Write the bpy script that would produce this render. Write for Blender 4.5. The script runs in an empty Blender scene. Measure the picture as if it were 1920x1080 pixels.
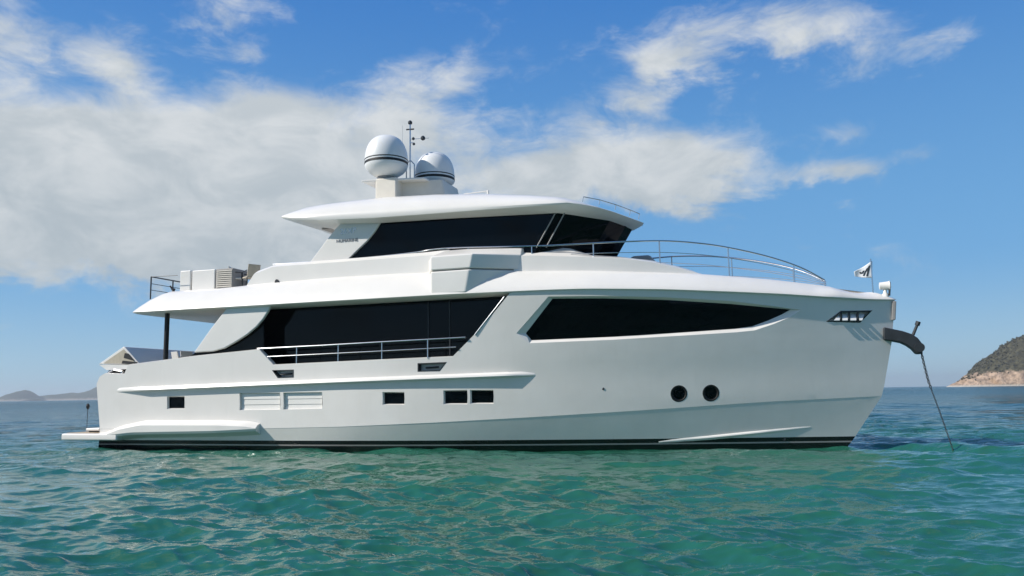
import bpy, bmesh, math, random
import numpy as np
from mathutils import Vector, Matrix
from mathutils.geometry import delaunay_2d_cdt
random.seed(4); RNG = np.random.default_rng(11)
R = math.radians
SC = bpy.context.scene
COL = SC.collection

# ------------------------------------------------------------------ camera
F = 1500.0; EYE = 1.79
ROLL = math.atan(.0158); PITCH = math.atan(196.8/1500); YAW = R(18)
cr, sr, cp, sp = math.cos(ROLL), math.sin(ROLL), math.cos(PITCH), math.sin(PITCH)
fwd = Vector((0, cp, sp)); upv = Vector((0, -sp, cp)); rgt = Vector((1, 0, 0))
CR = cr*rgt - sr*upv; CU = sr*rgt + cr*upv
cam_d = bpy.data.cameras.new('camera'); cam = bpy.data.objects.new('camera', cam_d); COL.objects.link(cam)
cam_d.sensor_width = 36; cam_d.lens = 36*F/1920; cam_d.clip_start = .1; cam_d.clip_end = 40000
m = Matrix.Identity(4)
for i in range(3):
    m[i][0], m[i][1], m[i][2] = CR[i], CU[i], -fwd[i]
m[0][3], m[1][3], m[2][3] = 0, 0, EYE
cam.matrix_world = m
SC.camera = cam
SC.view_settings.view_transform = 'Standard'; SC.view_settings.look = 'None'
SC.view_settings.gamma = 1; SC.view_settings.exposure = 0.04

# ------------------------------------------------------------------ sun and sky
SUN_AZ, SUN_EL = R(-103), R(37)
sd = Vector((math.sin(SUN_AZ)*math.cos(SUN_EL), math.cos(SUN_AZ)*math.cos(SUN_EL), math.sin(SUN_EL)))
sl = bpy.data.lights.new('sun', 'SUN'); sl.energy = 5.0; sl.angle = R(.5); sl.color = (1, .94, .86)
so = bpy.data.objects.new('sun', sl); COL.objects.link(so)
so.rotation_euler = sd.to_track_quat('Z', 'Y').to_euler(); so.location = (-60, 0, 60)

def ray(px, py):
    dx, dy = px-960, 540-py
    X = dx*cr+dy*sr; Y = -dx*sr+dy*cr
    return np.array([X, F*cp-Y*sp, F*sp+Y*cp])/F

class NT:
    def __init__(s, nt): s.t = nt; s.t.nodes.clear()
    def n(s, kind, ins=None, **props):
        x = s.t.nodes.new(kind)
        for k, v in props.items(): setattr(x, k, v)
        for k, v in (ins or {}).items(): s.set(x.inputs[k], v)
        return x
    def set(s, sock, v):
        if isinstance(v, bpy.types.NodeSocket): s.t.links.new(v, sock)
        else: sock.default_value = v
    def m(s, op, a, b=0.0, c=0.0, clamp=False):
        x = s.t.nodes.new('ShaderNodeMath'); x.operation = op; x.use_clamp = clamp
        for i, v in enumerate((a, b, c)): s.set(x.inputs[i], v)
        return x.outputs[0]
    def mix(s, fac, a, b):
        x = s.t.nodes.new('ShaderNodeMix'); x.data_type = 'RGBA'
        s.set(x.inputs[0], fac); s.set(x.inputs[6], a); s.set(x.inputs[7], b)
        return x.outputs[2]
    def smooth(s, v, lo, hi, a=0.0, b=1.0):
        x = s.t.nodes.new('ShaderNodeMapRange'); x.interpolation_type = 'SMOOTHSTEP'
        s.set(x.inputs[0], v)
        for i, q in zip((1, 2, 3, 4), (lo, hi, a, b)): s.set(x.inputs[i], q)
        return x.outputs[0]
    def noise(s, vec, scale, detail=5, rough=.55, dist=0.0):
        x = s.n('ShaderNodeTexNoise', {'Vector': vec, 'Scale': scale, 'Detail': detail, 'Roughness': rough, 'Distortion': dist})
        return x.outputs[0]

world = bpy.data.worlds.new('World'); SC.world = world; world.use_nodes = True
w = NT(world.node_tree)
sky = w.n('ShaderNodeTexSky', sky_type='NISHITA', sun_disc=False, sun_elevation=SUN_EL, sun_rotation=SUN_AZ,
          altitude=0, air_density=1.0, dust_density=.15, ozone_density=2.0)
hs = w.n('ShaderNodeHueSaturation', {'Hue': .5, 'Saturation': 1.15, 'Value': 1.0, 'Color': sky.outputs[0]})
tc = w.n('ShaderNodeTexCoord'); sep = w.n('ShaderNodeSeparateXYZ', {0: tc.outputs['Generated']})
X, Y, Z = sep.outputs
az = w.m('ARCTAN2', X, Y)
hyp = w.m('SQRT', w.m('ADD', w.m('MULTIPLY', X, X), w.m('MULTIPLY', Y, Y)))
te = w.m('DIVIDE', Z, w.m('MAXIMUM', hyp, .02))
cv = w.n('ShaderNodeCombineXYZ', {0: az, 1: w.m('MULTIPLY', te, 1.7), 2: 3.1}).outputs[0]
nz = w.noise(cv, 5.5, 9, .6, .35)
nf = w.noise(cv, 15.0, 7, .65, .6)
warp = w.m('SUBTRACT', w.noise(cv, 3.2, 4, .5), .5)
azw = w.m('ADD', az, w.m('MULTIPLY', warp, .16)); tew = w.m('ADD', te, w.m('MULTIPLY', w.m('SUBTRACT', nz, .5), .10))
# each cloud mass of that sky: direction (given on the photograph), angular size, thickness
CLOUDS = [(60,370,330,120,1.15),(330,365,300,122,1.15),(560,365,220,140,1.1),(190,245,300,60,.8),(560,215,190,60,.85),
          (20,65,95,85,.92),(420,15,120,45,.8),(230,110,60,50,.75),(440,110,60,45,.65),(790,150,95,75,.66),(920,150,110,70,.60),
          (830,240,160,50,.62),(980,330,300,62,.92),(1210,300,190,72,.95),(1330,330,130,60,.8),(700,430,260,60,.8),(250,450,260,50,.8),
          (1270,40,150,50,.72),(1500,40,150,50,.62),(1400,90,230,40,.55),(1250,115,70,30,.75),(1780,85,120,45,.56),(1560,260,90,32,.55),
          (1730,302,100,28,.62),(1560,330,80,28,.62),(1200,170,90,30,.55),(1490,355,130,28,.5),(1090,220,120,40,.45),(20,515,120,20,.5)]
g = 0.0
for px, py, rx, ry, k in CLOUDS:
    d = ray(px, py); a0 = math.atan2(d[0], d[1]); t0 = d[2]/math.hypot(d[0], d[1])
    ex = w.m('DIVIDE', w.m('SUBTRACT', azw, a0), rx/1500); ez = w.m('DIVIDE', w.m('SUBTRACT', tew, t0), ry/1500)
    r2 = w.m('ADD', w.m('MULTIPLY', ex, ex), w.m('MULTIPLY', ez, ez))
    g = w.m('ADD', w.m('MULTIPLY', w.m('EXPONENT', w.m('MULTIPLY', r2, -1.0)), k), g)
# broken cloud added beyond the view, a neutral fill for the shaded hull
rest = w.m('MULTIPLY', w.smooth(w.m('ABSOLUTE', az), .75, 1.1), w.smooth(te, .02, .25))
g = w.m('ADD', g, w.m('MULTIPLY', rest, w.smooth(nz, .34, .60, 0, 1.1)))
dens = w.m('ADD', g, w.m('ADD', w.m('MULTIPLY', w.m('SUBTRACT', nz, .5), 2.3), w.m('MULTIPLY', w.m('SUBTRACT', nf, .5), 1.1)))
cover = w.m('MULTIPLY', w.smooth(dens, .28, 1.2), .95)
cover = w.m('MULTIPLY', cover, w.smooth(te, .0, .09))
shade = w.m('ADD', w.m('MULTIPLY', w.smooth(te, .12, .42), .45), w.m('MULTIPLY', w.smooth(w.noise(cv, 9.0, 6, .6, .4), .36, .66), .6))
ccol = w.mix(shade, (4.3, 4.9, 5.3, 1), (7.1, 7.35, 7.45, 1))
ccol = w.mix(w.smooth(w.m('ABSOLUTE', az), .9, 1.5, 0, .9), ccol, (2.0, 2.15, 2.1, 1))   # unseen cloud behind the viewpoint, greyed to dim the bow's fill light
# clear air: deep blue overhead, paler towards the horizon
lowsky = w.mix(w.smooth(te, 0, .16), (3.3, 5.5, 7.3, 1), (1.55, 4.0, 7.2, 1))
air = w.mix(w.smooth(te, .10, .60), lowsky, (.42, 2.05, 5.9, 1))
clear = w.mix(.88, hs.outputs[0], air)
col = w.mix(cover, clear, ccol)
bg = w.n('ShaderNodeBackground', {'Color': col, 'Strength': .1})
w.n('ShaderNodeOutputWorld', {'Surface': bg.outputs[0]})

# ------------------------------------------------------------------ materials
def mat(name, color, rough=.5, metal=0.0, spec=.5, coat=0.0, vary=0.0, vscale=3.0, bump=0.0, bscale=40.0):
    mt = bpy.data.materials.new(name); mt.use_nodes = True
    t = NT(mt.node_tree)
    c = (*color, 1)
    tcn = t.n('ShaderNodeTexCoord').outputs['Object']
    if vary:
        nn = t.noise(tcn, vscale, 5, .6)
        lo = tuple(x*(1-vary) for x in color)+(1,); hi = tuple(min(1, x*(1+vary)) for x in color)+(1,)
        c = t.mix(t.smooth(nn, .3, .7), lo, hi)
    ins = {'Base Color': c, 'Roughness': rough, 'Metallic': metal, 'Specular IOR Level': spec, 'Coat Weight': coat, 'Coat Roughness': .06}
    if bump:
        b = t.n('ShaderNodeBump', {'Strength': bump, 'Distance': .01, 'Height': t.noise(tcn, bscale, 3)})
        ins['Normal'] = b.outputs[0]
    p = t.n('ShaderNodeBsdfPrincipled', ins)
    t.n('ShaderNodeOutputMaterial', {'Surface': p.outputs[0]})
    return mt
M = dict(
    white=mat('gelcoat', (.78, .76, .72), .32, spec=.4, coat=.25, vary=.025, vscale=.9),
    cream=mat('cream_paint', (.70, .66, .58), .45, vary=.04),
    fabric=mat('canvas', (.48, .43, .34), .9, vary=.08, vscale=8, bump=.3),
    glass=mat('tinted_glass', (.002, .003, .004), .03, spec=.16),
    black=mat('black_rubber', (.008, .009, .01), .55),
    steel=mat('stainless_steel', (.62, .63, .65), .18, metal=1.0, vary=.06),
    dsteel=mat('dark_steel', (.035, .04, .045), .45, metal=.3, vary=.2),
    grey=mat('grey_paint', (.28, .27, .26), .55, vary=.06),
    teak=mat('teak', (.42, .33, .23), .7, vary=.15, vscale=6),
    dome=mat('radome_paint', (.76, .77, .77), .42, spec=.35, coat=.1, vary=.02),
    letter=mat('grey_lettering', (.16, .16, .17), .4),
    silver=mat('silver_lettering', (.72, .73, .74), .25, metal=.5),
    chain=mat('galvanised_chain', (.06, .07, .08), .6, metal=.4, vary=.25, vscale=12),
    flag=mat('flag_cloth', (.74, .76, .78), .85, vary=.03, bump=.2),
    mark=mat('flag_mark', (.015, .025, .035), .8),
)
def hull_material():
    mt = bpy.data.materials.new('hull_paint'); mt.use_nodes = True; t = NT(mt.node_tree)
    o = t.n('ShaderNodeTexCoord').outputs['Object']
    z = t.n('ShaderNodeSeparateXYZ', {0: o}).outputs[2]
    nn = t.noise(o, .8, 5, .6)
    # runs of salt and rain dried on the topsides
    st = t.n('ShaderNodeMapping', {'Vector': o, 'Scale': (2.2, 2.2, .16)}).outputs[0]
    sn = t.smooth(t.noise(st, 3.0, 5, .6), .48, .75)
    c = t.mix(t.smooth(nn, .3, .7), (.755, .728, .685, 1), (.79, .765, .725, 1))
    c = t.mix(t.m('MULTIPLY', sn, .10), c, (.60, .59, .54, 1))
    zz = t.m('ADD', z, t.m('MULTIPLY', t.m('SUBTRACT', t.noise(o, 6, 3), .5), .012))
    blk = t.smooth(z, .335, .339, 1, 0)
    line = t.m('MULTIPLY', t.smooth(z, .160, .164), t.smooth(z, .205, .209, 1, 0))
    slime = t.smooth(zz, .0, .07, .7, 0)
    c = t.mix(blk, c, (.010, .010, .011, 1)); c = t.mix(line, c, (.42, .37, .35, 1)); c = t.mix(slime, c, (.012, .02, .012, 1))
    wv = t.n('ShaderNodeBump', {'Strength': .35, 'Distance': .02, 'Height': t.noise(t.n('ShaderNodeMapping', {'Vector': o, 'Scale': (.7, .7, 1.2)}).outputs[0], 1.0, 2)})
    p = t.n('ShaderNodeBsdfPrincipled', {'Normal': wv.outputs[0], 'Base Color': c, 'Roughness': .22, 'Specular IOR Level': .45, 'Coat Weight': .3, 'Coat Roughness': .05})
    t.n('ShaderNodeOutputMaterial', {'Surface': p.outputs[0]}); return mt
M['hull'] = hull_material()

# ------------------------------------------------------------------ the yacht's frame: u along it, v out to its near side, z up
AX = np.array([math.cos(YAW), -math.sin(YAW), 0]); NX = np.array([-math.sin(YAW), -math.cos(YAW), 0])
EYEV = np.array([0, 0, EYE])
_r = ray(175, 843); P0 = EYEV - _r*EYE/_r[2] - NX*3.2
def Wd(u, v, z): return Vector(tuple(P0 + u*AX + v*NX + np.array([0, 0, z])))
def B(px, py, v):
    r = ray(px, py); k = (v-(EYEV-P0)@NX)/(r@NX); q = EYEV+k*r-P0
    return np.array([q@AX, v, q[2]])
def RS(px, py, vf, hi=3.6, lo=-.2):
    """point of the sight line lying on the surface v = vf(u, z)"""
    prev = None
    for i in range(400):
        v = hi+(lo-hi)*i/399; q = B(px, py, v); e = v-vf(q[0], q[2])
        if prev is not None and e <= 0 < prev[1]:
            a, b = prev[0], v
            for _ in range(30):
                c = (a+b)/2; q = B(px, py, c)
                if c-vf(q[0], q[2]) > 0: a = c
                else: b = c
            q = B(px, py, (a+b)/2); return q
        prev = (v, e)
    return B(px, py, 0)
def lerp(x, xs, ys): return float(np.interp(x, xs, ys))

yacht = bpy.data.objects.new('motor_yacht', None); COL.objects.link(yacht)
yacht.location = Wd(0, 0, 0); yacht.rotation_euler = (0, 0, -YAW)
yacht['label'] = 'large white three deck motor yacht with black windows at anchor on green water'; yacht['category'] = 'yacht'

def mesh_obj(name, vs, fs, mt, parent=None, smooth=False, bevel=0.0, boat=True, sharp=35):
    me = bpy.data.meshes.new(name)
    me.from_pydata([(p[0], -p[1], p[2]) if boat else tuple(p) for p in vs], [], fs)
    bm = bmesh.new(); bm.from_mesh(me)
    bmesh.ops.remove_doubles(bm, verts=bm.verts, dist=1e-5)
    bmesh.ops.recalc_face_normals(bm, faces=bm.faces)
    if smooth:
        for f in bm.faces: f.smooth = True
        for e in bm.edges:
            if len(e.link_faces) == 2 and e.calc_face_angle(0) > R(sharp): e.smooth = False
    bm.to_mesh(me); bm.free()
    me.materials.append(mt)
    o = bpy.data.objects.new(name, me); COL.objects.link(o)
    if parent: o.parent = parent
    if bevel:
        b = o.modifiers.new('bevel', 'BEVEL'); b.width = bevel; b.segments = 2; b.limit_method = 'ANGLE'; b.angle_limit = R(30)
        for p in me.polygons: p.use_smooth = True
        wn = o.modifiers.new('wn', 'WEIGHTED_NORMAL'); wn.keep_sharp = True
    return o
class MB:
    def __init__(s): s.v = []; s.f = []
    def add(s, vs, fs):
        k = len(s.v); s.v += [tuple(map(float, p)) for p in vs]; s.f += [tuple(i+k for i in f) for f in fs]; return s
    def box(s, c, d):
        vs = [(c[0]+x*d[0]/2, c[1]+y*d[1]/2, c[2]+z*d[2]/2) for x in (-1, 1) for y in (-1, 1) for z in (-1, 1)]
        return s.add(vs, [(0,1,3,2),(4,6,7,5),(0,4,5,1),(2,3,7,6),(0,2,6,4),(1,5,7,3)])
    def prism(s, poly, v0, v1):
        """poly of (u, z), extruded from v0 to v1"""
        n = len(poly); vs = [(p[0], v0, p[1]) for p in poly]+[(p[0], v1, p[1]) for p in poly]
        return s.add(vs, [tuple(range(n)), tuple(range(2*n-1, n-1, -1))]+[(i, (i+1) % n, n+(i+1) % n, n+i) for i in range(n)])
    def plan(s, poly, z0, z1):
        n = len(poly); vs = [(p[0], p[1], z0) for p in poly]+[(p[0], p[1], z1) for p in poly]
        return s.add(vs, [tuple(range(n)), tuple(range(2*n-1, n-1, -1))]+[(i, (i+1) % n, n+(i+1) % n, n+i) for i in range(n)])
    def tube(s, pts, r, n=8, closed=False):
        pts = [Vector(tuple(map(float, p))) for p in pts]; rs = r if isinstance(r, (list, tuple)) else [r]*len(pts)
        vs = []; prev = None
        for i, p in enumerate(pts):
            d = (pts[min(i+1, len(pts)-1)]-pts[max(i-1, 0)]).normalized()
            a = d.cross(Vector((0, 0, 1)) if abs(d.z) < .95 else Vector((0, 1, 0))).normalized(); b = d.cross(a)
            vs += [p+(a*math.cos(k*2*math.pi/n)+b*math.sin(k*2*math.pi/n))*rs[i] for k in range(n)]
        fs = [(i*n+k, i*n+(k+1) % n, (i+1)*n+(k+1) % n, (i+1)*n+k) for i in range(len(pts)-1) for k in range(n)]
        fs += [tuple(range(n)), tuple((len(pts)-1)*n+k for k in reversed(range(n)))]
        return s.add(vs, fs)
    def lathe(s, c, prof, n=32):
        """prof of (radius, z) about the vertical through c"""
        vs = []; fs = []
        for r, z in prof: vs += [(c[0]+r*math.cos(k*2*math.pi/n), c[1]+r*math.sin(k*2*math.pi/n), c[2]+z) for k in range(n)]
        for i in range(len(prof)-1):
            fs += [(i*n+k, i*n+(k+1) % n, (i+1)*n+(k+1) % n, (i+1)*n+k) for k in range(n)]
        fs += [tuple(range(n)), tuple((len(prof)-1)*n+k for k in reversed(range(n)))]
        return s.add(vs, fs)
    def rings(s, rings, cap0=True, cap1=True):
        n = len(rings[0]); vs = [p for r in rings for p in r]; fs = []
        for i in range(len(rings)-1):
            fs += [(i*n+k, i*n+(k+1) % n, (i+1)*n+(k+1) % n, (i+1)*n+k) for k in range(n)]
        if cap0: fs.append(tuple(range(n)))
        if cap1: fs.append(tuple((len(rings)-1)*n+k for k in range(n)))
        return s.add(vs, fs)
    def build(s, name, mt, parent=yacht, **k): return mesh_obj(name, s.v, s.f, mt, parent, **k)
def uz(pxs, v): return [(lambda q: (q[0], q[2]))(B(x, y, v)) for x, y in pxs]
def full_loop(half): return half+[(p[0], -p[1], p[2]) for p in reversed(half[1:-1])]

# ------------------------------------------------------------------ hull surface
ZS = [-.8, 0, .72, 2.35, 2.62, 2.8, 6]; US = [.15, .0, .22, -.03, .10, .2, .25]
ZB = [-.8, 0, 1.57, 3.15, 4.39, 6]; UB = [24.5, 25.5, 26.57, 26.93, 27.1, 27.2]
def t_of(u, z): a, b = lerp(z, ZS, US), lerp(z, ZB, UB); return (u-a)/(b-a)
def u_of(t, z): a, b = lerp(z, ZS, US), lerp(z, ZB, UB); return a+t*(b-a)
ZC_T = [-.2, .27, .38, .50, .62, .74, .88, 1.1]; ZC_Z = [.74, .74, .79, .90, 1.04, 1.20, 1.41, 1.62]
def shape(t, b0, t0, e):
    x = min(max((t-t0)/(1-t0), 0), 1); return b0*(1-x**e)
def half_breadth(t, z):
    zc = lerp(t, ZC_T, ZC_Z); bt = shape(t, 3.2, .47, 2.1); bc = shape(t, 3.17, .38, 1.72); bw = shape(t, 2.98, .33, 1.6)
    if z >= zc: return bc+(bt-bc)*max(0, min(1, (z-zc)/(4.9-zc)))**1.35
    if z >= 0: bw = min(bw, bc); return bw+(max(bc-.006, 0)-bw)*(z/zc)
    return bw*(1+z*.35)
def hb(u, z): return half_breadth(t_of(u, z), z)
def Hs(px, py): return RS(px, py, hb)
def btop(u): return shape(t_of(u, 4.9), 3.2, .47, 2.1)

# under edge of the white upper band, followed along the sheer
low_px = [(960,546),(1030,543),(1100,541),(1240,542),(1380,547),(1470,551),(1560,557),(1630,561)]
low_pts = [RS(x, y, lambda u, z: btop(u)+.06) for x, y in low_px]
LU = [0, 12]+[float(p[0]) for p in low_pts]+[27.15]; LZ = [4.90, 4.905]+[float(p[2]) for p in low_pts]+[4.40]
def zlow(u): return lerp(u, LU, LZ)

top_px = [(186,706),(196,700),(232,701),(240,684),(300,676),(360,668),(485,655),(512,684),(680,676),(845,668),(900,612),(953,549)]
top_uz = [(lambda q: (t_of(q[0], q[2]), q[2]))(B(x, y, 3.2)) for x, y in top_px]
tops = [(0.0, 2.35)]+[(float(a), float(b)) for a, b in top_uz]
t_last = tops[-1][0]
for i in range(1, 26):
    t = t_last+(1-t_last)*i/25; tops.append((t, zlow(u_of(t, 4.8))+.015))
TT = [p[0] for p in tops]; TZ = [p[1] for p in tops]
def ztop(t): return lerp(t, TT, TZ)
def tz_of(q): return (t_of(q[0], q[2]), q[2])

def circle_px(cx, cy, r, n=28): return [(cx+r*math.cos(k*2*math.pi/n), cy+r*math.sin(k*2*math.pi/n)) for k in range(n)]
BIGWIN = [(968,625),(1028,556),(1130,555),(1250,557.5),(1370,564.5),(1502,581),(1482,594),(1452,607),(1415,619.5),(1380,623),(1300,628),(1150,637),(993,643.5)]
WINS = {'a': [(313,743),(346,743),(346,767),(313,767)], 'b': [(717,735),(758,735),(758,759),(717,759)],
        'c': [(831,732),(876,731),(876,758),(831,758)], 'd': [(881,731),(925,731),(925,757),(881,757)]}
VENTS = {'a': [(449,737),(525,736),(525,768),(449,769)], 'b': [(531,736),(604,735),(604,766),(531,768)]}
PORTS = {'a': circle_px(1273, 738, 13.5), 'b': circle_px(1333, 737, 13.5)}
LEADS = {'a': [(512,695),(549,695),(549,706),(522,707)], 'b': [(785,683),(834,681),(824,694),(785,695)], 'c': [(1553,602),(1577,585),(1631,584),(1612,603)]}
def outline_tz(px): return [tz_of(Hs(x, y)) for x, y in px]
holes = {}
holes['big'] = outline_tz(BIGWIN)
for d, k in ((WINS, 'w'), (VENTS, 'v'), (PORTS, 'p'), (LEADS, 'l')):
    for q in d: holes[k+q] = outline_tz(d[q])

def pip(x, y, poly):
    c = False; j = len(poly)-1
    for i in range(len(poly)):
        xi, yi = poly[i]; xj, yj = poly[j]
        if (yi > y) != (yj > y) and x < (xj-xi)*(y-yi)/(yj-yi)+xi: c = not c
        j = i
    return c
S = 27.0
def patch(outer, hole_list, dx, dz, mb, side=1):
    """one region of the hull side, triangulated with its openings left out"""
    outer = [(t*S, z) for t, z in outer]; hl = [[(t*S, z) for t, z in h] for h in hole_list]
    def dense(poly, step=.3):
        r = []
        for i, a in enumerate(poly):
            b = poly[(i+1) % len(poly)]; n = max(1, int(math.hypot(b[0]-a[0], b[1]-a[1])/step))
            r += [(a[0]+(b[0]-a[0])*k/n, a[1]+(b[1]-a[1])*k/n) for k in range(n)]
        return r
    loops = [dense(outer)]+[dense(h, .15) for h in hl]
    vs = []; es = []
    for lp in loops:
        k = len(vs); vs += lp; es += [(k+i, k+(i+1) % len(lp)) for i in range(len(lp))]
    nb = np.array(vs)
    x0, x1 = min(p[0] for p in outer), max(p[0] for p in outer); z0, z1 = min(p[1] for p in outer), max(p[1] for p in outer)
    for i in range(1, int((x1-x0)/dx)+1):
        for j in range(1, int((z1-z0)/dz)+1):
            p = (x0+i*dx, z0+j*dz)
            if pip(*p, outer) and not any(pip(*p, h) for h in hl) and np.min(np.hypot(nb[:, 0]-p[0], nb[:, 1]-p[1])) > .45*min(dx, dz): vs.append(p)
    ov, oe, of, *_ = delaunay_2d_cdt([Vector(p) for p in vs], es, [], 0, 1e-6)
    fs = []
    for f in of:
        cx = sum(ov[i].x for i in f)/len(f); cz = sum(ov[i].y for i in f)/len(f)
        if pip(cx, cz, outer) and not any(pip(cx, cz, h) for h in hl): fs.append(tuple(f))
    pts = []
    for p in ov:
        t, z = p.x/S, p.y; pts.append((u_of(t, z), side*half_breadth(t, z), z))
    mb.add(pts, fs)
crease = [(i/60, lerp(i/60, ZC_T, ZC_Z)+1e-4) for i in range(61)]
upper = crease+[(t, z) for t, z in reversed(tops)]
lower = [(0, -.7)]+[(i/30, -.7) for i in range(1, 31)]+[(t, z-2e-4) for t, z in reversed(crease)]
hull = MB()
for s_ in (1, -1):
    patch(upper, list(holes.values()) if s_ == 1 else [], .33, .24, hull, s_)
    patch(lower, [], .33, .2, hull, s_)
def capline(s_, mb):
    """cap rail of the bulwark and its inner skin"""
    pts = []
    for a, b in zip(tops[:-1], tops[1:]):
        n = max(1, int(abs(b[0]-a[0])*S/.4)); pts += [(a[0]+(b[0]-a[0])*k/n, a[1]+(b[1]-a[1])*k/n) for k in range(n)]
    pts = [p for p in pts if p[0] < t_last+.004]
    rows = []
    for t, z in pts:
        u = u_of(t, z); v = half_breadth(t, z)
        rows.append([(u, s_*(v-.004), z-.004), (u, s_*(v-.03), z+.012), (u, s_*(v-.19), z+.012), (u, s_*(v-.21), z-.01), (u, s_*(min(v, half_breadth(t, 2.3))-.21), 2.3)])
    n = 5; vs = [p for r in rows for p in r]
    mb.add(vs, [(i*n+k, i*n+k+1, (i+1)*n+k+1, (i+1)*n+k) for i in range(len(rows)-1) for k in range(n-1)])
for s_ in (1, -1): capline(s_, hull)
tr = [(u_of(0, z), half_breadth(0, z), z) for z in (-.7, -.3, 0, .4, .8, 1.2, 1.6, 2.0, 2.35)]
hull_o = hull.build('hull', M['hull'], smooth=True, sharp=24)
MB().add(tr+[(p[0], -p[1], p[2]) for p in tr], [(i, i+1, len(tr)+i+1, len(tr)+i) for i in range(len(tr)-1)]).build('transom', M['hull'])

def P3(t, z, depth=0.0):
    return (u_of(t, z), half_breadth(t, z)-depth, z)
def inset_poly(poly, d):
    n = len(poly); ar = sum(poly[i][0]*poly[(i+1) % n][1]-poly[(i+1) % n][0]*poly[i][1] for i in range(n)); sg = 1 if ar > 0 else -1
    out = []
    for i in range(n):
        a, b, c = poly[i-1], poly[i], poly[(i+1) % n]
        e1 = Vector((b[0]-a[0], b[1]-a[1])).normalized(); e2 = Vector((c[0]-b[0], c[1]-b[1])).normalized()
        n1 = Vector((-e1.y, e1.x))*sg; n2 = Vector((-e2.y, e2.x))*sg; q = (n1+n2)
        q = q/max(q.dot(q)/2, .35); out.append((b[0]+q.x*d, b[1]+q.y*d))
    return out
def opening(hole, d_in, inset, pane_mat, pane_name, frame_name, frame_mat, lip=0.0):
    """reveal running in from the hull skin to a pane"""
    h = [(t*S, z) for t, z in hole]; q = inset_poly(h, inset)
    n = len(h); fm = MB()
    A = [P3(x/S, z, -lip) for x, z in h]; Bq = [P3(x/S, z, d_in) for x, z in q]
    if lip:
        o2 = inset_poly(h, -.035); C0 = [P3(x/S, z, -.004) for x, z in o2]; fm.add(C0+A, [(i, (i+1) % n, n+(i+1) % n, n+i) for i in range(n)])
    fm.add(A+Bq, [(i, (i+1) % n, n+(i+1) % n, n+i) for i in range(n)])
    pm = MB(); Pn = [P3(x/S, z, d_in-.004) for x, z in q]; c = tuple(np.mean(np.array(Pn), axis=0))
    pm.add(Pn+[c], [(i, (i+1) % n, n) for i in range(n)])
    pane = pm.build(pane_name, pane_mat)
    fm.build(frame_name, frame_mat, pane)
    return pane
# long dark hull window: a bevelled reveal round a strip of dark glass
def big_window():
    h = [(t*S, z) for t, z in holes['big']]
    inner_px = [(986,625),(1036,560),(1130,559.5),(1250,562.5),(1370,570),(1482,580.5),(1465,590),(1440,601),(1410,612),(1378,616.5),(1300,622),(1150,631.5),(997,638)]
    fm = MB(); n = len(h); A = [P3(x/S, z) for x, z in h]; Bq = []
    for x, y in inner_px:
        q = RS(x, y, lambda u, z: hb(u, z)-.13); Bq.append(tuple(q))
    fm.add(A+Bq, [(i, (i+1) % n, n+(i+1) % n, n+i) for i in range(n)])
    inn = [(t_of(q[0], q[2])*S, q[2]) for q in Bq]
    pm = MB(); grid = []
    # fill the pane as vertical strips so that it follows the hull's curve
    us = np.linspace(min(p[0] for p in inn), max(p[0] for p in inn), 30)
    es = [(i, (i+1) % n) for i in range(n)]; vs = list(inn)
    for x in us[1:-1]:
        for z in np.linspace(2.8, 5, 14):
            if pip(x, z, inn): vs.append((x, z))
    ov, oe, of, *_ = delaunay_2d_cdt([Vector(p) for p in vs], es, [], 1, 1e-6)
    pm.add([P3(p.x/S, p.y, .126) for p in ov], [tuple(f) for f in of])
    pane = pm.build('hull_window', M['glass'], smooth=True); pane['label'] = 'long dark angular window in the bow'
    fm.build('window_frame', M['white'], pane)
big_window()
for k in WINS: opening(holes['w'+k], .09, .03, M['glass'], 'hull_window', 'window_frame', M['white'])
for k in PORTS:
    opening(holes['p'+k], .05, .04, M['glass'], 'porthole', 'porthole_rim', M['black'], lip=.004)
for k in VENTS:
    pane = opening(holes['v'+k], .10, .015, M['white'], 'engine_vent', 'vent_frame', M['white'])
    h = [(t*S, z) for t, z in holes['v'+k]]; x0 = min(p[0] for p in h)+.05; x1 = max(p[0] for p in h)-.05; z0 = min(p[1] for p in h); z1 = max(p[1] for p in h)
    sl_ = MB()
    for i in range(3):
        z = z0+(z1-z0)*(i+.9)/3.15
        a0, a1 = P3(x0/S, z, .086), P3(x1/S, z, .086); b0, b1 = P3(x0/S, z-.155, .074), P3(x1/S, z-.155, .074)
        dn = np.array([0, 0, -.014])
        vs = [np.array(p) for p in (a0, a1, b1, b0)]; vs += [p+dn for p in vs]
        sl_.add(vs, [(0,1,2,3),(7,6,5,4),(0,4,5,1),(1,5,6,2),(2,6,7,3),(3,7,4,0)])
    sl_.build('vent_slats', M['white'], pane)
for k in ('a', 'b'):
    pane = opening(holes['l'+k], .22, .0, M['black'], 'fairlead', 'fairlead_frame', M['dsteel'], lip=.006)
    h = [(t*S, z) for t, z in holes['l'+k]]; cx = sum(p[0] for p in h)/4; cz = sum(p[1] for p in h)/4
    q = P3(cx/S, cz, .1); MB().tube([(q[0]+.24, q[1], q[2]+.0), (q[0]-.2, q[1], q[2]-.02)], .028).build('roller', M['dsteel'], pane)
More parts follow.
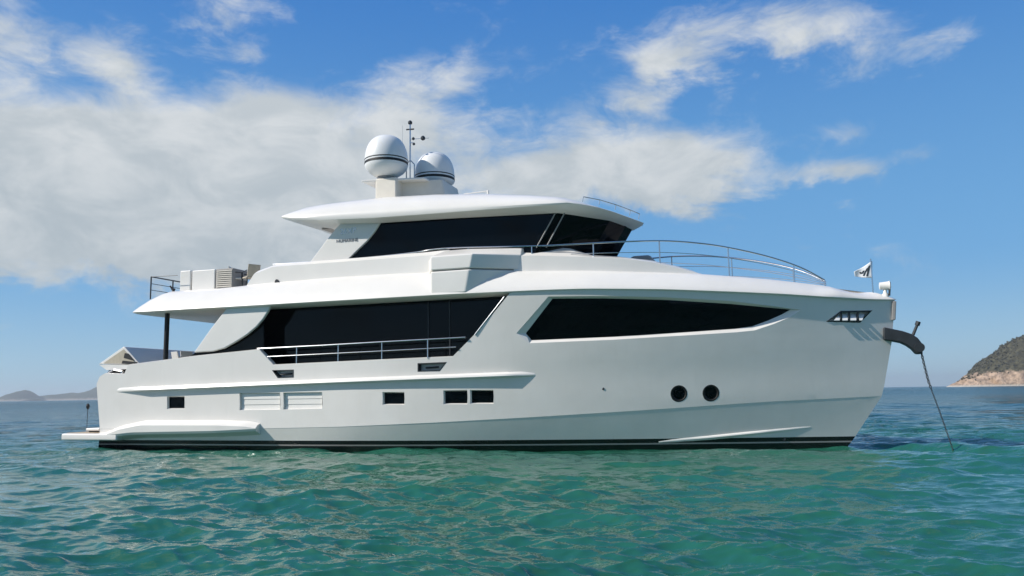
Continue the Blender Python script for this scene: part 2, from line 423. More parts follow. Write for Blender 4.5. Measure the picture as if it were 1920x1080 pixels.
# bow fairlead: upright bars in a steel frame, white blades added to catch sun
pane = opening(holes['lc'], .16, .0, M['white'], 'fairlead', 'fairlead_frame', M['dsteel'], lip=.02)
h = [(t*S, z) for t, z in holes['lc']]
for x in (1577, 1592, 1608):
    a = Hs(x, 585); b = Hs(x-1, 603); MB().tube([(a[0], a[1]+.01, a[2]), (b[0], b[1]+.01, b[2])], .032).build('bar', M['dsteel'], pane)
pl = MB()
for (x0, x1, xt0, xt1) in ((1563,1574,1575,1576),(1579,1589,1580,1590),(1594,1605,1595,1606),(1611,1616,1610,1622)):
    a, b = Hs(x0, 601), Hs(x1, 601); c, d = Hs(xt1, 588), Hs(xt0, 588)
    q = [np.array([p[0], p[1]+o_, p[2]]) for p, o_ in ((a, .10), (b, .10), (c, -.10), (d, -.10))]
    q += [p+np.array([0, -.02, -.012]) for p in q]
    pl.add(q, [(0,1,2,3),(7,6,5,4),(0,4,5,1),(1,5,6,2),(2,6,7,3),(3,7,4,0)])
pl.build('sun_catch_plates', M['dome'], pane)

q = Hs(1131, 729); MB().tube([(q[0], q[1]-.03, q[2]), (q[0], q[1]+.006, q[2])], .04, 12).build('drain', M['dsteel'])
q = Hs(1470, 823); MB().tube([(q[0], q[1]-.03, q[2]), (q[0], q[1]+.006, q[2])], .05, 12).build('drain', M['dsteel'])
# rubbing rail and spray rail stand proud of the skin
def strake(px, out, hgt, name, taper=.35, down=.7):
    pts = []
    for (x0, y0), (x1, y1) in zip(px[:-1], px[1:]):
        n = max(1, int(abs(x1-x0)/25)); pts += [(x0+(x1-x0)*k/n, y0+(y1-y0)*k/n) for k in range(n)]
    pts.append(px[-1]); mb = MB(); rows = []; N = len(pts)
    for i, (x, y) in enumerate(pts):
        q = Hs(x, y); k = min(1, i/(N-1)/taper*4, (N-1-i)/(N-1)/taper*4); k = max(k, .03)
        u, z = q[0], q[2]; o = out*k
        rows.append([(u, hb(u, z+hgt*.6)-.02, z+hgt*.6), (u, hb(u, z)+o*.85, z+hgt*.22), (u, hb(u, z)+o, z-.01), (u, hb(u, z)+o*.9, z-hgt*.16), (u, hb(u, z-hgt*down)-.02, z-hgt*down)])
    n = 5; mb.add([p for r in rows for p in r], [(i*n+k, i*n+k+1, (i+1)*n+k+1, (i+1)*n+k) for i in range(N-1) for k in range(n-1)])
    mb.f += [tuple(range(n)), tuple((N-1)*n+k for k in range(n))]
    return mb.build(name, M['white'], smooth=True, sharp=28)
strake([(220,733),(480,722),(740,712),(1003,702)], .17, .20, 'rub_rail', taper=.25, down=.3)
strake([(1235,828),(1330,820),(1430,810),(1520,800)], .065, .11, 'spray_rail', taper=1.6, down=.9)

# ------------------------------------------------------------------ swim platform and side sponson
pq = uz([(110,811),(112,824)], 3.45)
plat = MB().plan([(-1.35, 3.3), (-1.25, 3.45), (1.3, 3.5), (1.3, -3.5), (-1.25, -3.45), (-1.35, -3.3)], .34, .58)
plat_o = plat.build('swim_platform', M['white'], bevel=.05)
MB().plan([(-1.22, 3.25), (.12, 3.3), (.12, -3.3), (-1.22, -3.25)], .584, .60).build('platform_decking', M['teak'], plat_o)
# sponson along the side, rounded over and tapering out forward
rows = []
for i in range(41):
    u = .0+7.0*i/40
    zt = lerp(u, [0, .5, 1.4, 2.3, 5.5, 6.6, 7.0], [.54, .60, .86, 1.01, 1.00, .96, .90]); zb = lerp(u, [0, 2.0, 5.4, 7.0], [.38, .55, .60, .66])
    o = lerp(u, [0, .6, 1.4, 5.4, 6.5, 7.0], [3.44, 3.47, 3.52, 3.52, 3.48, 3.42]); i_ = 3.0
    rows.append([(u, i_, zt+.05), (u, o-.28, zt+.02), (u, o-.10, zt-.05), (u, o, zt-.14), (u, o, zb+.08), (u, o-.05, zb), (u, i_+.05, max(zb-.16, .35))])
sp_ = MB(); n = 7
sp_.add([p for r in rows for p in r], [(i*n+k, i*n+k+1, (i+1)*n+k+1, (i+1)*n+k) for i in range(40) for k in range(n-1)]+[tuple(range(n)), tuple(40*n+k for k in range(n))])
sp_.build('side_sponson', M['white'], smooth=True, sharp=24)
# folded bathing step and pole on the platform
st = MB().box((-.35, 2.4, .70), (.62, 1.1, .10)); st.build('bathing_step', M['white'], bevel=.03)
MB().box((-.30, 2.4, .625), (.5, 1.0, .05)).build('step_base', M['black'])
pp = B(163, 797, 2.0); pole = MB().tube([(pp[0], 2.0, .6), (pp[0], 2.0, 1.50)], .012).build('stern_pole', M['dsteel'])
MB().lathe((pp[0], 2.0, 1.42), [(.02, 0), (.055, .05), (.07, .13), (.045, .2), (.01, .23)], 12).build('pole_lamp', M['black'], pole)

# ------------------------------------------------------------------ main deck
MB().plan([(.3, 2.9), (14.2, 2.9), (14.2, -2.9), (.3, -2.9)], 2.2, 2.3).build('main_deck', M['teak'])
sal = MB().plan([(5.6, 2.35), (16.6, 2.35), (16.6, -2.35), (5.6, -2.35)], 2.303, 4.84).build('saloon', M['glass'])
fr = MB()
for x in (803, 843):
    a = B(x, 562, 2.37); fr.box((a[0], 2.365, 3.6), (.035, .03, 2.4))
fr.build('door_frame', M['dsteel'], sal)
# slanting trim inside the cut of the topsides
a, b = B(946, 556, 3.05), B(890, 628, 3.05)
MB().tube([a, b], .02).build('window_trim', M['steel'], sal)
a, b = B(952, 556, 3.0), B(893, 632, 3.0)
# aft wing of the superstructure
wing_px = [(363,661),(395,616),(425,577),(508,571),(502,584),(493,598),(480,613),(462,628),(440,642),(420,653),(398,659)]
for s_ in (1, -1):
    MB().prism([(p[0], p[1]+.0) for p in uz(wing_px, 3.14)], s_*3.02, s_*3.14).build('deck_wing', M['white'], bevel=.035)
MB().prism(uz([(352,671),(366,661),(398,659),(422,652),(455,634),(494,604),(494,672)], 2.98), 2.90, 2.975).build('wing_glass', M['glass'])
for s_ in (1, -1):
    a = B(312, 590, 2.8)
    MB().tube([(a[0], s_*2.75, 2.3), (a[0], s_*2.75, 4.87)], .085, 16).build('deck_post', M['black'], smooth=True)
# stern sunpad: an upholstered ridge right across the deck
tri = uz([(184,683),(232,650),(263,684)], 2.85)
sunpad = MB().prism([tri[0], (tri[1][0]-.03, tri[1][1]), (tri[1][0]+.03, tri[1][1]), tri[2]], -2.85, 2.85).build('sunpad', M['white'], bevel=.03)
MB().prism(uz([(194,681),(232,655),(252,676),(250,682)], 2.86), 2.853, 2.865).build('sunpad_end', M['fabric'], sunpad)
MB().prism(uz([(234,662),(241,663),(253,677),(232,671)], 2.87), 2.868, 2.876).build('sunpad_grille', M['black'], sunpad)
MB().prism(uz([(230,676),(258,679),(256,684),(228,682)], 2.87), 2.869, 2.877).build('sunpad_grille', M['black'], sunpad)
base = uz([(186,684),(264,684),(256,691),(200,694)], 2.95)
MB().prism(base, -2.95, 2.95).build('sunpad_base', M['white'], sunpad)
MB().prism(uz([(197,703),(207,692),(238,688),(232,703)], 2.9), 2.7, 2.9).build('stern_fairlead', M['black'])
a, b, c = B(203,699,3.0), B(214,693,3.0), B(230,696,3.0)
MB().tube([a, b], .035).tube([b, c], .04).tube([c, (c[0]-.05, 3.0, c[2]-.12)], .045).build('stern_rollers', M['steel'])
# midships hand rail in the cut of the bulwark
mid = MB()
def rail_line(px, v): return [B(x, y, v) for x, y in px]
tp = rail_line([(483,654),(600,648),(720,641),(830,635),(873,632.5)], 3.1); mid.tube(tp, .028)
lo_ = rail_line([(500,669),(600,664),(720,658),(830,652),(855,650.5)], 3.1); mid.tube(lo_, .018)
mid_o = mid.build('side_rail', M['steel'], smooth=True)
for x, y0, y1 in ((556,651,681),(634,646,677),(716,641,674),(802,636,670)):
    a, b = B(x, y0, 3.1), B(x, y1, 3.1); MB().tube([(b[0], 3.1, b[2]-.03), (b[0], 3.1, a[2])], .02).build('stanchion', M['steel'], mid_o, smooth=True)

# ------------------------------------------------------------------ upper deck with its white band
def inb(d): return lambda u, z: btop(u)-d
zt_px = [(420,540),(500,531),(640,519),(760,512),(965,508),(1100,507),(1220,510),(1310,513),(1450,524),(1550,536),(1640,549)]
zt_pts = [RS(x, y, inb(.62), hi=3.0) for x, y in zt_px]
TU = [0]+[float(p[0]) for p in zt_pts]+[26.4]; TZ2 = [float(zt_pts[0][2])]+[float(p[2]) for p in zt_pts]+[4.62]
def ztopband(u): return lerp(u, TU, TZ2)
half = [(1.30, 0.0), (1.30, 2.0), (1.32, 2.75), (1.38, 3.05), (1.50, 3.22), (1.75, 3.3)]
us = list(np.arange(2.6, 14.1, .55))+list(np.arange(14.2, 26.9, .3))+[26.95, 27.06]
half += [(float(u), btop(u)+.1 if u < 14 else btop(u)+.06+.04*max(0, (15.5-u)/1.5)) for u in us]+[(27.15, 0.0)]
def ring(frac, zf):
    out = []
    for u, v in half:
        d = .70*frac; da = 1.25*frac
        ka = max(0, 1-(u-1.30)/2.4)
        u2 = u+da*ka*(1 if u < 3.7 else 0)
        kb = max(0, (u-25.2)/1.95); u2 -= .75*frac*kb
        v2 = max(0, v-d) if v > 0 else 0
        if u > 25.2: v2 = v*(1-frac*min(1, d/max(v, .3)))
        zl, zt = zlow(u), ztopband(min(u, 26.4)); zt = max(zt, zl+.06)
        out.append((u2, v2, zl+(zt-zl)*zf))
    return full_loop(out)
ud = MB().rings([ring(.10, -.05), ring(.0, 0), ring(.02, .06), ring(.16, .26), ring(.42, .58), ring(.72, .86), ring(.92, .98), ring(1.15, 1.0)])
ud.build('upper_deck', M['white'], smooth=True, sharp=50)
# aft bulwark panel of the upper deck, one to each side
def aft_panel(s_):
    bot = [(455,541),(500,533),(640,521),(800,510),(842,506)]; tp_ = [(476,514),(512,500),(640,491),(800,479),(842,475)]; cap = [(484,508),(520,495),(640,486),(800,473),(842,468)]
    xs = np.linspace(0, 1, 22); rows = []
    for k in xs:
        def at_(l, v): X = l[0][0]+(l[-1][0]-l[0][0])*k; return B(X, float(np.interp(X, [p[0] for p in l], [p[1] for p in l])), v)
        b, t, c = at_(bot, 2.62), at_(tp_, 2.58), at_(cap, 2.45)
        rows.append([(b[0], 2.63, b[2]-.12), (t[0], 2.58, t[2]), (c[0], 2.45, c[2]), (c[0], 2.35, c[2]), (c[0], 2.35, b[2]-.2)])
    n = 5; mb = MB().add([(p[0], s_*p[1], p[2]) for r in rows for p in r], [(i*n+k, i*n+(k+1) % n, (i+1)*n+(k+1) % n, (i+1)*n+k) for i in range(21) for k in range(n)]+[tuple(range(n)), tuple(21*n+k for k in range(n))])
    return mb.build('upper_bulwark', M['white'], smooth=True, sharp=28)
for s_ in (1, -1): pnl = aft_panel(s_)
q = B(519, 529, 2.64); MB().lathe((0, 0, 0), [(.09, 0), (.09, .03), (.06, .03)], 16)
h_ = MB(); nn_ = 16; h_.add([(q[0]+.075*math.cos(k*2*math.pi/nn_), 2.66, q[2]+.10*math.sin(k*2*math.pi/nn_)) for k in range(nn_)]+[(q[0]+.075*math.cos(k*2*math.pi/nn_), 2.55, q[2]+.10*math.sin(k*2*math.pi/nn_)) for k in range(nn_)], [tuple(range(nn_))]+[(k, (k+1) % nn_, nn_+(k+1) % nn_, nn_+k) for k in range(nn_)])
h_.build('scupper', M['dsteel'])
# wing station that stands out over the side deck
plan0 = [(12.85, 2.45), (13.30, 3.27), (14.62, 3.27), (15.95, 2.40), (15.95, 2.2), (12.85, 2.2)]
plan1 = [(12.95, 2.45), (13.34, 3.22), (14.58, 3.22), (15.88, 2.38), (15.88, 2.2), (12.95, 2.2)]
ztb = float(B(840, 479, 3.27)[2]); zgr = float(B(840, 506, 3.27)[2])
def capring(pl_, z, dz): return [(u, v*(1 if dz == 0 else .86), z+dz) for u, v in pl_]
for s_ in (1, -1):
    f_ = lambda L: [(u, s_*v) for u, v in L]
    lowb = MB().rings([[(u-(.16 if u > 14 else 0), s_*v, 4.93) for u, v in plan0], [(u-.02*(u > 14), s_*v, zgr-.02) for u, v in plan0]]).build('wing_station', M['white'], bevel=.05)
    MB().plan(f_(plan1), zgr-.05, zgr+.05).build('station_groove', M['grey'], lowb)
    top_in = [(13.2, 2.3), (13.6, 2.75), (14.5, 2.75), (16.05, 2.25), (16.15, 2.0), (12.9, 2.0)]
    MB().rings([[(u, s_*v, zgr+.02) for u, v in plan0], [(u+(.10 if u > 14 else 0), s_*v, ztb) for u, v in plan0], [(u, s_*v, ztb+.26) for u, v in top_in]]).build('station_top', M['white'], lowb, bevel=.05)
# forward coaming between the wing station and the foredeck
def coaming(s_):
    bot = [(960,511),(1100,509),(1220,512),(1318,516)]; tp_ = [(940,479),(1000,478),(1105,481),(1160,483),(1220,490),(1270,501),(1318,514)]
    cap = [(880,466),(1000,462),(1070,466),(1108,478),(1160,481),(1220,488),(1270,499),(1318,513)]
    xs = np.linspace(0, 1, 40); rows = []
    ip = lambda l, x: float(np.interp(x, [p[0] for p in l], [p[1] for p in l]))
    for k in xs:
        X = 960+(1318-960)*k
        b = RS(X, ip(bot, X), inb(.66), hi=3.0); t = RS(X, ip(tp_, X), inb(.68), hi=3.0); Xc = 930+(1318-930)*k
        c = RS(Xc, ip(cap, Xc), inb(1.2), hi=2.4) if k < .97 else np.array([t[0], t[1]-.1, t[2]])
        rows.append([(b[0], b[1]+.01, b[2]-.15), (t[0], t[1]+.01, t[2]-.02), (t[0], t[1]-.03, t[2]), (c[0], c[1], c[2]), (c[0], c[1]-.15, c[2]-.02), (b[0], c[1]-.15, b[2]-.2)])
    n = 6; N = len(rows)
    return MB().add([(p[0], s_*p[1], p[2]) for r in rows for p in r], [(i*n+k, i*n+(k+1) % n, (i+1)*n+(k+1) % n, (i+1)*n+k) for i in range(N-1) for k in range(n)]+[tuple(range(n)), tuple((N-1)*n+k for k in range(n))]).build('foredeck_coaming', M['white'], smooth=True, sharp=28)
for s_ in (1, -1): coaming(s_)
MB().box((19.6, -.3, 5.85), (.7, 2.2, .62)).build('foredeck_sofa', M['grey'], bevel=.12)

# ------------------------------------------------------------------ pilothouse
soff = [(2.2, (700,411)), (2.2, (800,404)), (2.2, (900,398)), (2.2, (1000,392)), (2.18, (1050,389)), (1.95, (1075,391)), (1.55, (1105,398)), (1.0, (1145,411)), (.45, (1175,421)), (0.0, (1188,426))]
SO = [tuple(map(float, B(x, y, v))) for v, (x, y) in soff]
botp = [(2.2, (1010,462)), (2.0, (1033,465)), (1.6, (1065,468)), (1.0, (1110,473)), (.45, (1143,477)), (0, (1158,479))]
BO = [tuple(map(float, B(x, y, v))) for v, (x, y) in botp]
# side window
side_px = [(640,500),(656,486),(672,469),(692,448),(706,428),(716,409),(800,403),(900,397),(1000,391),(1048,388),(1018,446),(996,486),(900,500)]
for s_ in (1, -1):
    o = MB().prism(uz(side_px, 2.2), s_*2.05, s_*2.2).build('side_window', M['glass'])
# windscreen leaning forward at the top
def down(p, q, k): return tuple(p[i]+(q[i]-p[i])*k for i in range(3))
for s_ in (1, -1):
    topc = SO[4:]; rows = [(t, down(t, b, 1.35)) for t, b in zip(topc, BO)]
    mb = MB()
    vs = [(p[0], s_*p[1], p[2]) for r in rows for p in r]; nr = len(rows)
    ins = [(p[0]-.12, s_*max(0, p[1]-.05), p[2]) for r in rows for p in r]
    mb.add(vs+ins, [(2*i, 2*i+1, 2*i+3, 2*i+2) for i in range(nr-1)]+[(2*nr+2*i, 2*nr+2*i+2, 2*nr+2*i+3, 2*nr+2*i+1) for i in range(nr-1)])
    ws = mb.build('windscreen', M['glass'])
    for xt, xb, v in ((1046, 1006, 2.215), (1063, 1024, 2.16)):
        a, b = B(xt, 391, v), B(xb, 464, v)
        MB().tube([(a[0], s_*a[1], a[2]), (b[0], s_*b[1], b[2])], .022).build('mullion', M['grey'], ws)
# white wings aft of the pilothouse carrying the name
ph_wing = [(574,500),(583,489),(612,450),(628,430),(652,404),(722,404),(713,417),(703,433),(688,452),(668,471),(650,489),(644,500)]
for s_ in (1, -1):
    pw = MB().prism(uz(ph_wing, 2.28), s_*2.12, s_*2.28).build('pilothouse_wing', M['white'], bevel=.03)
    if s_ == 1: pwing = pw
def lettering(txt, px0, px1, pyb, v, mt, parent, name, shear=0.0, space=1.0):
    cu = bpy.data.curves.new(name, 'FONT'); cu.body = txt; cu.extrude = .006; cu.shear = shear; cu.space_character = space
    to = bpy.data.objects.new(name, cu); COL.objects.link(to)
    bpy.context.view_layer.update()
    me = bpy.data.meshes.new_from_object(to.evaluated_get(bpy.context.evaluated_depsgraph_get()))
    COL.objects.unlink(to); bpy.data.objects.remove(to)
    xs = [q.co.x for q in me.vertices]; wd = max(xs)-min(xs)
    a, b = B(px0, pyb[0], v), B(px1, pyb[1], v); L = math.hypot(b[0]-a[0], b[2]-a[2]); k = L/wd; ang = math.atan2(b[2]-a[2], b[0]-a[0])
    for q in me.vertices:
        x, y, z = (q.co.x-min(xs))*k, q.co.y*k, q.co.z
        q.co = (a[0]+x*math.cos(ang)-y*math.sin(ang), -(v+z), a[2]+x*math.sin(ang)+y*math.cos(ang))
    me.materials.clear(); me.materials.append(mt)
    o = bpy.data.objects.new(name, me); COL.objects.link(o); o.parent = parent; return o
lettering('26XP', 638, 668, (439.5, 436.5), 2.288, M['silver'], pwing, 'model_lettering')
lettering('NUMARINE', 631, 671, (455, 452), 2.288, M['letter'], pwing, 'name_lettering', space=1.1)

# ------------------------------------------------------------------ hardtop
edge = [(0.0, None), (2.2, (524,407)), (2.6, (527,407)), (2.75, (545,408)), (2.75, (600,408)), (2.75, (700,403)), (2.75, (800,396)), (2.75, (900,389)), (2.75, (980,384)), (2.72, (1040,381)), (2.6, (1064,380)),
        (2.3, (1090,383)), (1.8, (1122,389)), (1.3, (1152,398)), (.8, (1180,408)), (.35, (1199,415)), (0.0, (1207,418))]
E3 = []
for v, p in edge:
    if p is None: E3.append(None); continue
    E3.append(tuple(map(float, B(p[0], p[1], v))))
E3[1] = (E3[2][0]-.02, 2.2, E3[2][2]); E3[0] = (E3[1][0], 0.0, E3[1][2]+.04)
topz = [(527,404),(545,399),(570,391),(600,384),(650,376),(700,370),(760,366),(850,362),(930,363),(1000,366),(1050,370),(1092,376)]
TPT = [B(x, y, 2.0) for x, y in topz]; RU = [float(p[0]) for p in TPT]; RZ = [float(p[2]) for p in TPT]
EU = [e[0] for e in E3[2:]]; EZ = [e[2] for e in E3[2:]]
def crown(u):
    if u <= RU[-1]: return lerp(u, RU, RZ)
    return RZ[-1]+(E3[-1][2]+.10-RZ[-1])*((u-RU[-1])/(E3[-1][0]-RU[-1]))**1.1
def inset_ring(d, zf, extra=0.0):
    out = []; n = len(E3)
    for i, (u, v, z) in enumerate(E3):
        fr_ = max(0, (u-16.8)/2.9); af = max(0, 1-(u-E3[0][0])/1.6)
        u2 = u-d*1.25*fr_+d*1.3*af; v2 = max(0, v-d*(1-.55*fr_)) if v > 0 else 0
        zc_ = crown(min(max(u2, RU[0]), E3[-1][0])); zc_ = max(zc_, z+.03)
        out.append((u2, v2, z+(zc_-z)*zf+extra))
    return full_loop(out)
sof = [(max(e[0]-.30*max(0, (e[0]-16.8)/2.9)+.35*max(0, 1-(e[0]-E3[0][0])/1.6), 0), max(0, e[1]-.42*(1-.4*max(0, (e[0]-16.8)/2.9))) if e[1] > 0 else 0, e[2]-.10-.10*min(1, max(0, (e[0]-8)/2.0))) for e in E3]
roof = MB().rings([full_loop(sof), inset_ring(.02, -.12), inset_ring(0, 0), inset_ring(.03, .18), inset_ring(.18, .5), inset_ring(.42, .80), inset_ring(.72, .96), inset_ring(1.1, 1.0, .03), inset_ring(1.9, 1.0, .09)])
roof_o = roof.build('hardtop', M['white'], smooth=True, sharp=32)
# inset lamps and hatch in the soffit aft
hatch = MB().box((8.6, .9, E3[3][2]-.145), (1.0, .8, .05)).build('soffit_hatch', M['grey'], roof_o)
# low rail round the brow of the hardtop
vr = MB(); pts = [B(x, y, v) for x, y, v in ((1094,369,2.2),(1125,375,1.7),(1155,384,1.2),(1182,394,.7),(1199,401,.3))]
vr.tube(pts, .017)
for p, dz in zip(pts, (.16, .16, .17, .18, .18)): vr.tube([p, (p[0]-.04, p[1], p[2]-dz)], .013)
vr.build('brow_rail', M['steel'], roof_o, smooth=True)
q = B(915, 357, 1.0); MB().tube([(q[0], 1.0, q[2]-.2), (q[0], 1.0, q[2])], .04).tube([(q[0]-.9, 1.0, q[2]-.05), (q[0], 1.0, q[2]-.02)], .02).build('horn', M['white'], roof_o)

# ------------------------------------------------------------------ mast platform, domes, antenna
mz = float(B(760, 372, .3)[2]); mt_ = float(B(760, 343, .3)[2])
a = B(712, 350, .9); b = B(746, 350, .9)
md = MB().plan([(a[0], 1.25), (b[0]+.1, 1.25), (b[0]+.1, .5), (a[0], .5)], mz-.5, float(B(728, 338, .9)[2])).build('mast_base', M['cream'], bevel=.05)
a = B(748, 350, .3); b = B(846, 350, .3)
MB().rings([[(a[0], .8, mz-.5), (b[0]-.1, .5, mz-.5), (b[0]-.1, -1.2, mz-.5), (a[0], -1.0, mz-.5)], [(a[0], .8, mt_-.05), (b[0]-.3, .45, mt_-.02), (b[0]-.3, -1.1, mt_-.02), (a[0], -1.0, mt_-.05)]]).build('mast_base', M['cream'], bevel=.06)
pz = float(B(728, 341, .9)[2])
MB().plan([(9.75, 1.35), (12.0, .9), (12.2, -.9), (9.8, -.6)], pz-.04, pz+.04).build('mast_shelf', M['white'], bevel=.02)
def dome(cx, cyt, cyb, hw, v, band_y, bare):
    top = B(cx, cyt, v); bot = B(cx, cyb, v); r = (B(cx+hw, cyb, v)[0]-B(cx-hw, cyb, v)[0])/2*.955
    u = float(top[0]+bot[0])/2; zt_, zb_ = float(top[2])-.08, float(bot[2]); zb1 = float(B(cx, band_y, v)[2])-.02
    prof = [(r*.42, zb_-zb1), (r*.55, zb_-zb1+.04), (r*.80, (zb_-zb1)*.62), (r*.96, (zb_-zb1)*.30), (r*1.0, -.03), (r, .05), (r, .18)]
    H = zt_-zb1-.18
    prof += [(r*math.cos(k)**.70, .18+H*math.sin(k)) for k in np.linspace(.08, math.pi/2-.05, 12)]+[(.01, .18+H)]
    d = MB().lathe((u, v, zb1), prof, 40).build('radome', M['dome'], smooth=True)
    for z0, z1 in ((-.005, .085), (.145, .18)):
        MB().lathe((u, v, zb1), [(r-.01, z0), (r+.008, z0), (r+.008, z1), (r-.01, z1)], 40).build('radome_band', M['black'], d, smooth=True)
    MB().lathe((u, v, zb_), [(r*.42, -.16), (r*.40, -.1), (r*.43, .02)], 24).build('radome_foot', M['grey'], d, smooth=True)
dome(724.5, 252, 333, 38, .9, 309, True); dome(815, 284, 352, 36, -.5, 339, False)
an = MB(); v0 = .25
def ap(x, y): return B(x, y, v0)
an.tube([ap(769,226), ap(769,302)], .028).tube([ap(769,300), ap(769,342)], .022).tube([ap(769,300), ap(777,308), ap(777,342)], .022).tube([ap(769,300), ap(762,308), ap(762,342)], .022)
an_o = an.build('antenna_mast', M['steel'], smooth=True)
for x, y, r in ((769,230,.08),(775,260,.055),(776,270,.05),(793,259,.085)):
    c = ap(x, y); MB().lathe((c[0], v0, c[2]-r), [(r*.3, 0), (r, r*.5), (r, r*1.4), (r*.4, r*2)], 10).build('sensor', M['dsteel'], an_o, smooth=True)
MB().tube([ap(762,243), ap(776,242)], .03).build('cross_arm', M['dsteel'], an_o)
MB().tube([ap(769,268), ap(775,268)], .02).tube([ap(771,261), ap(804,259)], .012).build('sensor_bracket', M['steel'], an_o)
MB().tube([B(754,300,.0), B(754,236,.0)], .012).build('whip_antenna', M['white'])

# ------------------------------------------------------------------ upper deck fittings aft
fz = float(B(380, 545, 2.2)[2])
c0, c1 = B(338, 508, 2.1), B(359, 508, 2.1)
def cabinet(x0, x1, yt, mt, name, v1=2.1, v0=1.2):
    a, b = B(x0, yt, v1), B(x1, yt, v1)
    return MB().box(((a[0]+b[0])/2, (v0+v1)/2, (fz-.25+a[2])/2), (b[0]-a[0], v1-v0, a[2]-fz+.25)).build(name, mt, bevel=.03)
cabinet(338, 357.5, 508, M['white'], 'bar_cabinet'); cabinet(360.5, 403, 507.5, M['white'], 'bar_cabinet')
MB().box((float(B(359, 520, 1.6)[0]), 1.5, fz+.35), (.5, .6, .9)).build('cabinet_gap', M['grey'])
cg = cabinet(405, 437, 504.5, M['grey'], 'louvred_locker')
a, b = B(406, 507, 2.1), B(436, 538, 2.1); lv = MB()
for i in range(9): lv.box(((a[0]+b[0])/2, 2.115, b[2]+(a[2]-b[2])*(i+.5)/9), (b[0]-a[0]-.06, .03, .035))
lv.build('louvre_slats', M['cream'], cg)
# stern rail of the upper deck
ar = MB(); ru = float(B(283, 535, 2.35)[0]); rz = float(B(283, 519, 2.35)[2]); 
for dz, r in ((0, .025), (.26, .012), (.5, .012)): ar.tube([(ru, 2.35, rz-dz), (ru, -2.35, rz-dz)], r)
ar.tube([(ru, 2.35, rz), (ru+1.2, 2.35, rz-.02)], .012)
ar_o = ar.build('stern_rail', M['dsteel'], smooth=True)
for v in (2.35, 1.2, 0, -1.2, -2.35): MB().tube([(ru, v, rz-.85), (ru, v, rz)], .026).build('stanchion', M['dsteel'], ar_o, smooth=True)
q = B(323, 548, 2.45); MB().lathe((q[0]+.05, 2.45, q[2]-.1), [(.09, 0), (.1, .06), (.06, .12), (.05, .18), (.08, .22), (.02, .25)], 14).tube([(q[0]+.03, 2.45, q[2]+.05), (q[0]-.10, 2.45, q[2]+.24)], .03).build('mooring_winch', M['black'], smooth=True)
# fore rail, each side
top_rail = [(512,496),(600,490),(700,482),(782,473),(812,468),(870,464),(1000,461.5),(1075,458),(1150,454),(1240,451.5),(1310,456),(1370,465),(1440,481),(1500,501),(1546,525)]
def railfun(u, z): return max(btop(u)-.80, 0) if u > 14.5 else lerp(u, [12.9, 13.5, 14.5], [2.40, 2.62, 2.40])
TR = [RS(x, y, railfun, hi=3.0) for x, y in top_rail]
sm = []
for i in range(len(TR)-1):
    p0, p1, p2, p3 = TR[max(i-1, 0)], TR[i], TR[i+1], TR[min(i+2, len(TR)-1)]
    for k in range(6):
        t = k/6; sm.append(.5*((2*p1)+(-p0+p2)*t+(2*p0-5*p1+4*p2-p3)*t*t+(-p0+3*p1-3*p2+p3)*t**3))
sm.append(TR[-1])
rail_u = np.array([p[0] for p in sm]); rail_z = np.array([p[2] for p in sm]); rail_v = np.array([p[1] for p in sm])
post_x = [(782,473,481),(878,464,478),(997,461.5,474),(1112,456,481),(1236,451.5,497),(1365,464,517),(1488,497,530),(1547,526,538)]
for s_ in (1, -1):
    mb = MB().tube([(p[0], s_*p[1], p[2]) for p in sm], .026)
    for f_, u0 in ((.36, 17.6), (.68, 17.9)):
        seg = [(float(u), s_*float(np.interp(u, rail_u, rail_v)), float(np.interp(u, rail_u, rail_z))-f_*max(.05, float(np.interp(u, rail_u, rail_z))-ztopband(u)-.1*0)) for u in np.linspace(u0, 25.2, 24)]
        mb.tube(seg, .011, 6)
    ro = mb.build('fore_rail', M['steel'], smooth=True)
    for x, yt, yb in post_x:
        a = RS(x, yt, railfun, hi=3.0); b = RS(x, yb, railfun, hi=3.0)
        MB().tube([(a[0], s_*a[1], a[2]), (a[0], s_*a[1], b[2]-.12)], .022).build('stanchion', M['steel'], ro, smooth=True)

# ------------------------------------------------------------------ bow: jackstaff, searchlight, anchor arm
j0, j1 = B(1637, 547, 0), B(1637, 485, 0)
staff = MB().tube([(j0[0], 0, j0[2]-.12), (j0[0], 0, j1[2])], .022).build('jackstaff', M['steel'])
s0 = B(1660, 552, 0)
slb = MB().lathe((s0[0], 0, s0[2]-.12), [(.10, 0), (.09, .12), (.05, .18), (.05, .34)], 16).build('searchlight', M['white'], smooth=True)
c = B(1659, 536, 0); hd = MB(); hn = 18; L_ = [(-.16, .06), (-.15, .11), (.08, .13), (.13, .15), (.14, .12)]
hd.add([(c[0]+du, r*math.cos(k*2*math.pi/hn), c[2]+r*math.sin(k*2*math.pi/hn)) for du, r in L_ for k in range(hn)], [(i*hn+k, i*hn+(k+1) % hn, (i+1)*hn+(k+1) % hn, (i+1)*hn+k) for i in range(len(L_)-1) for k in range(hn)]+[tuple(range(hn)), tuple((len(L_)-1)*hn+k for k in range(hn))])
hd.build('lamp_head', M['white'], slb, smooth=True)
lens = B(1667, 534, 0); MB().lathe((lens[0]+.0, 0, lens[2]-.13), [(.02, 0), (.05, .05), (.05, .2), (.02, .25)], 12).build('lens', M['glass'], slb, smooth=True)
MB().tube([(s0[0]+.10, .05, s0[2]-.05), (s0[0]+.13, .05, s0[2]+.2)], .03).build('bracket', M['dsteel'], slb)
arm_px = [(1655,614),(1670,617),(1690,621),(1708,627),(1719,634),(1726,643),(1728.5,654),(1728,664),(1717,664),(1709,655),(1699,648),(1688,643),(1672,640),(1655,638)]
arm = MB().prism(uz(arm_px, 0), -.20, .20).build('anchor_arm', M['dsteel'], bevel=.04)
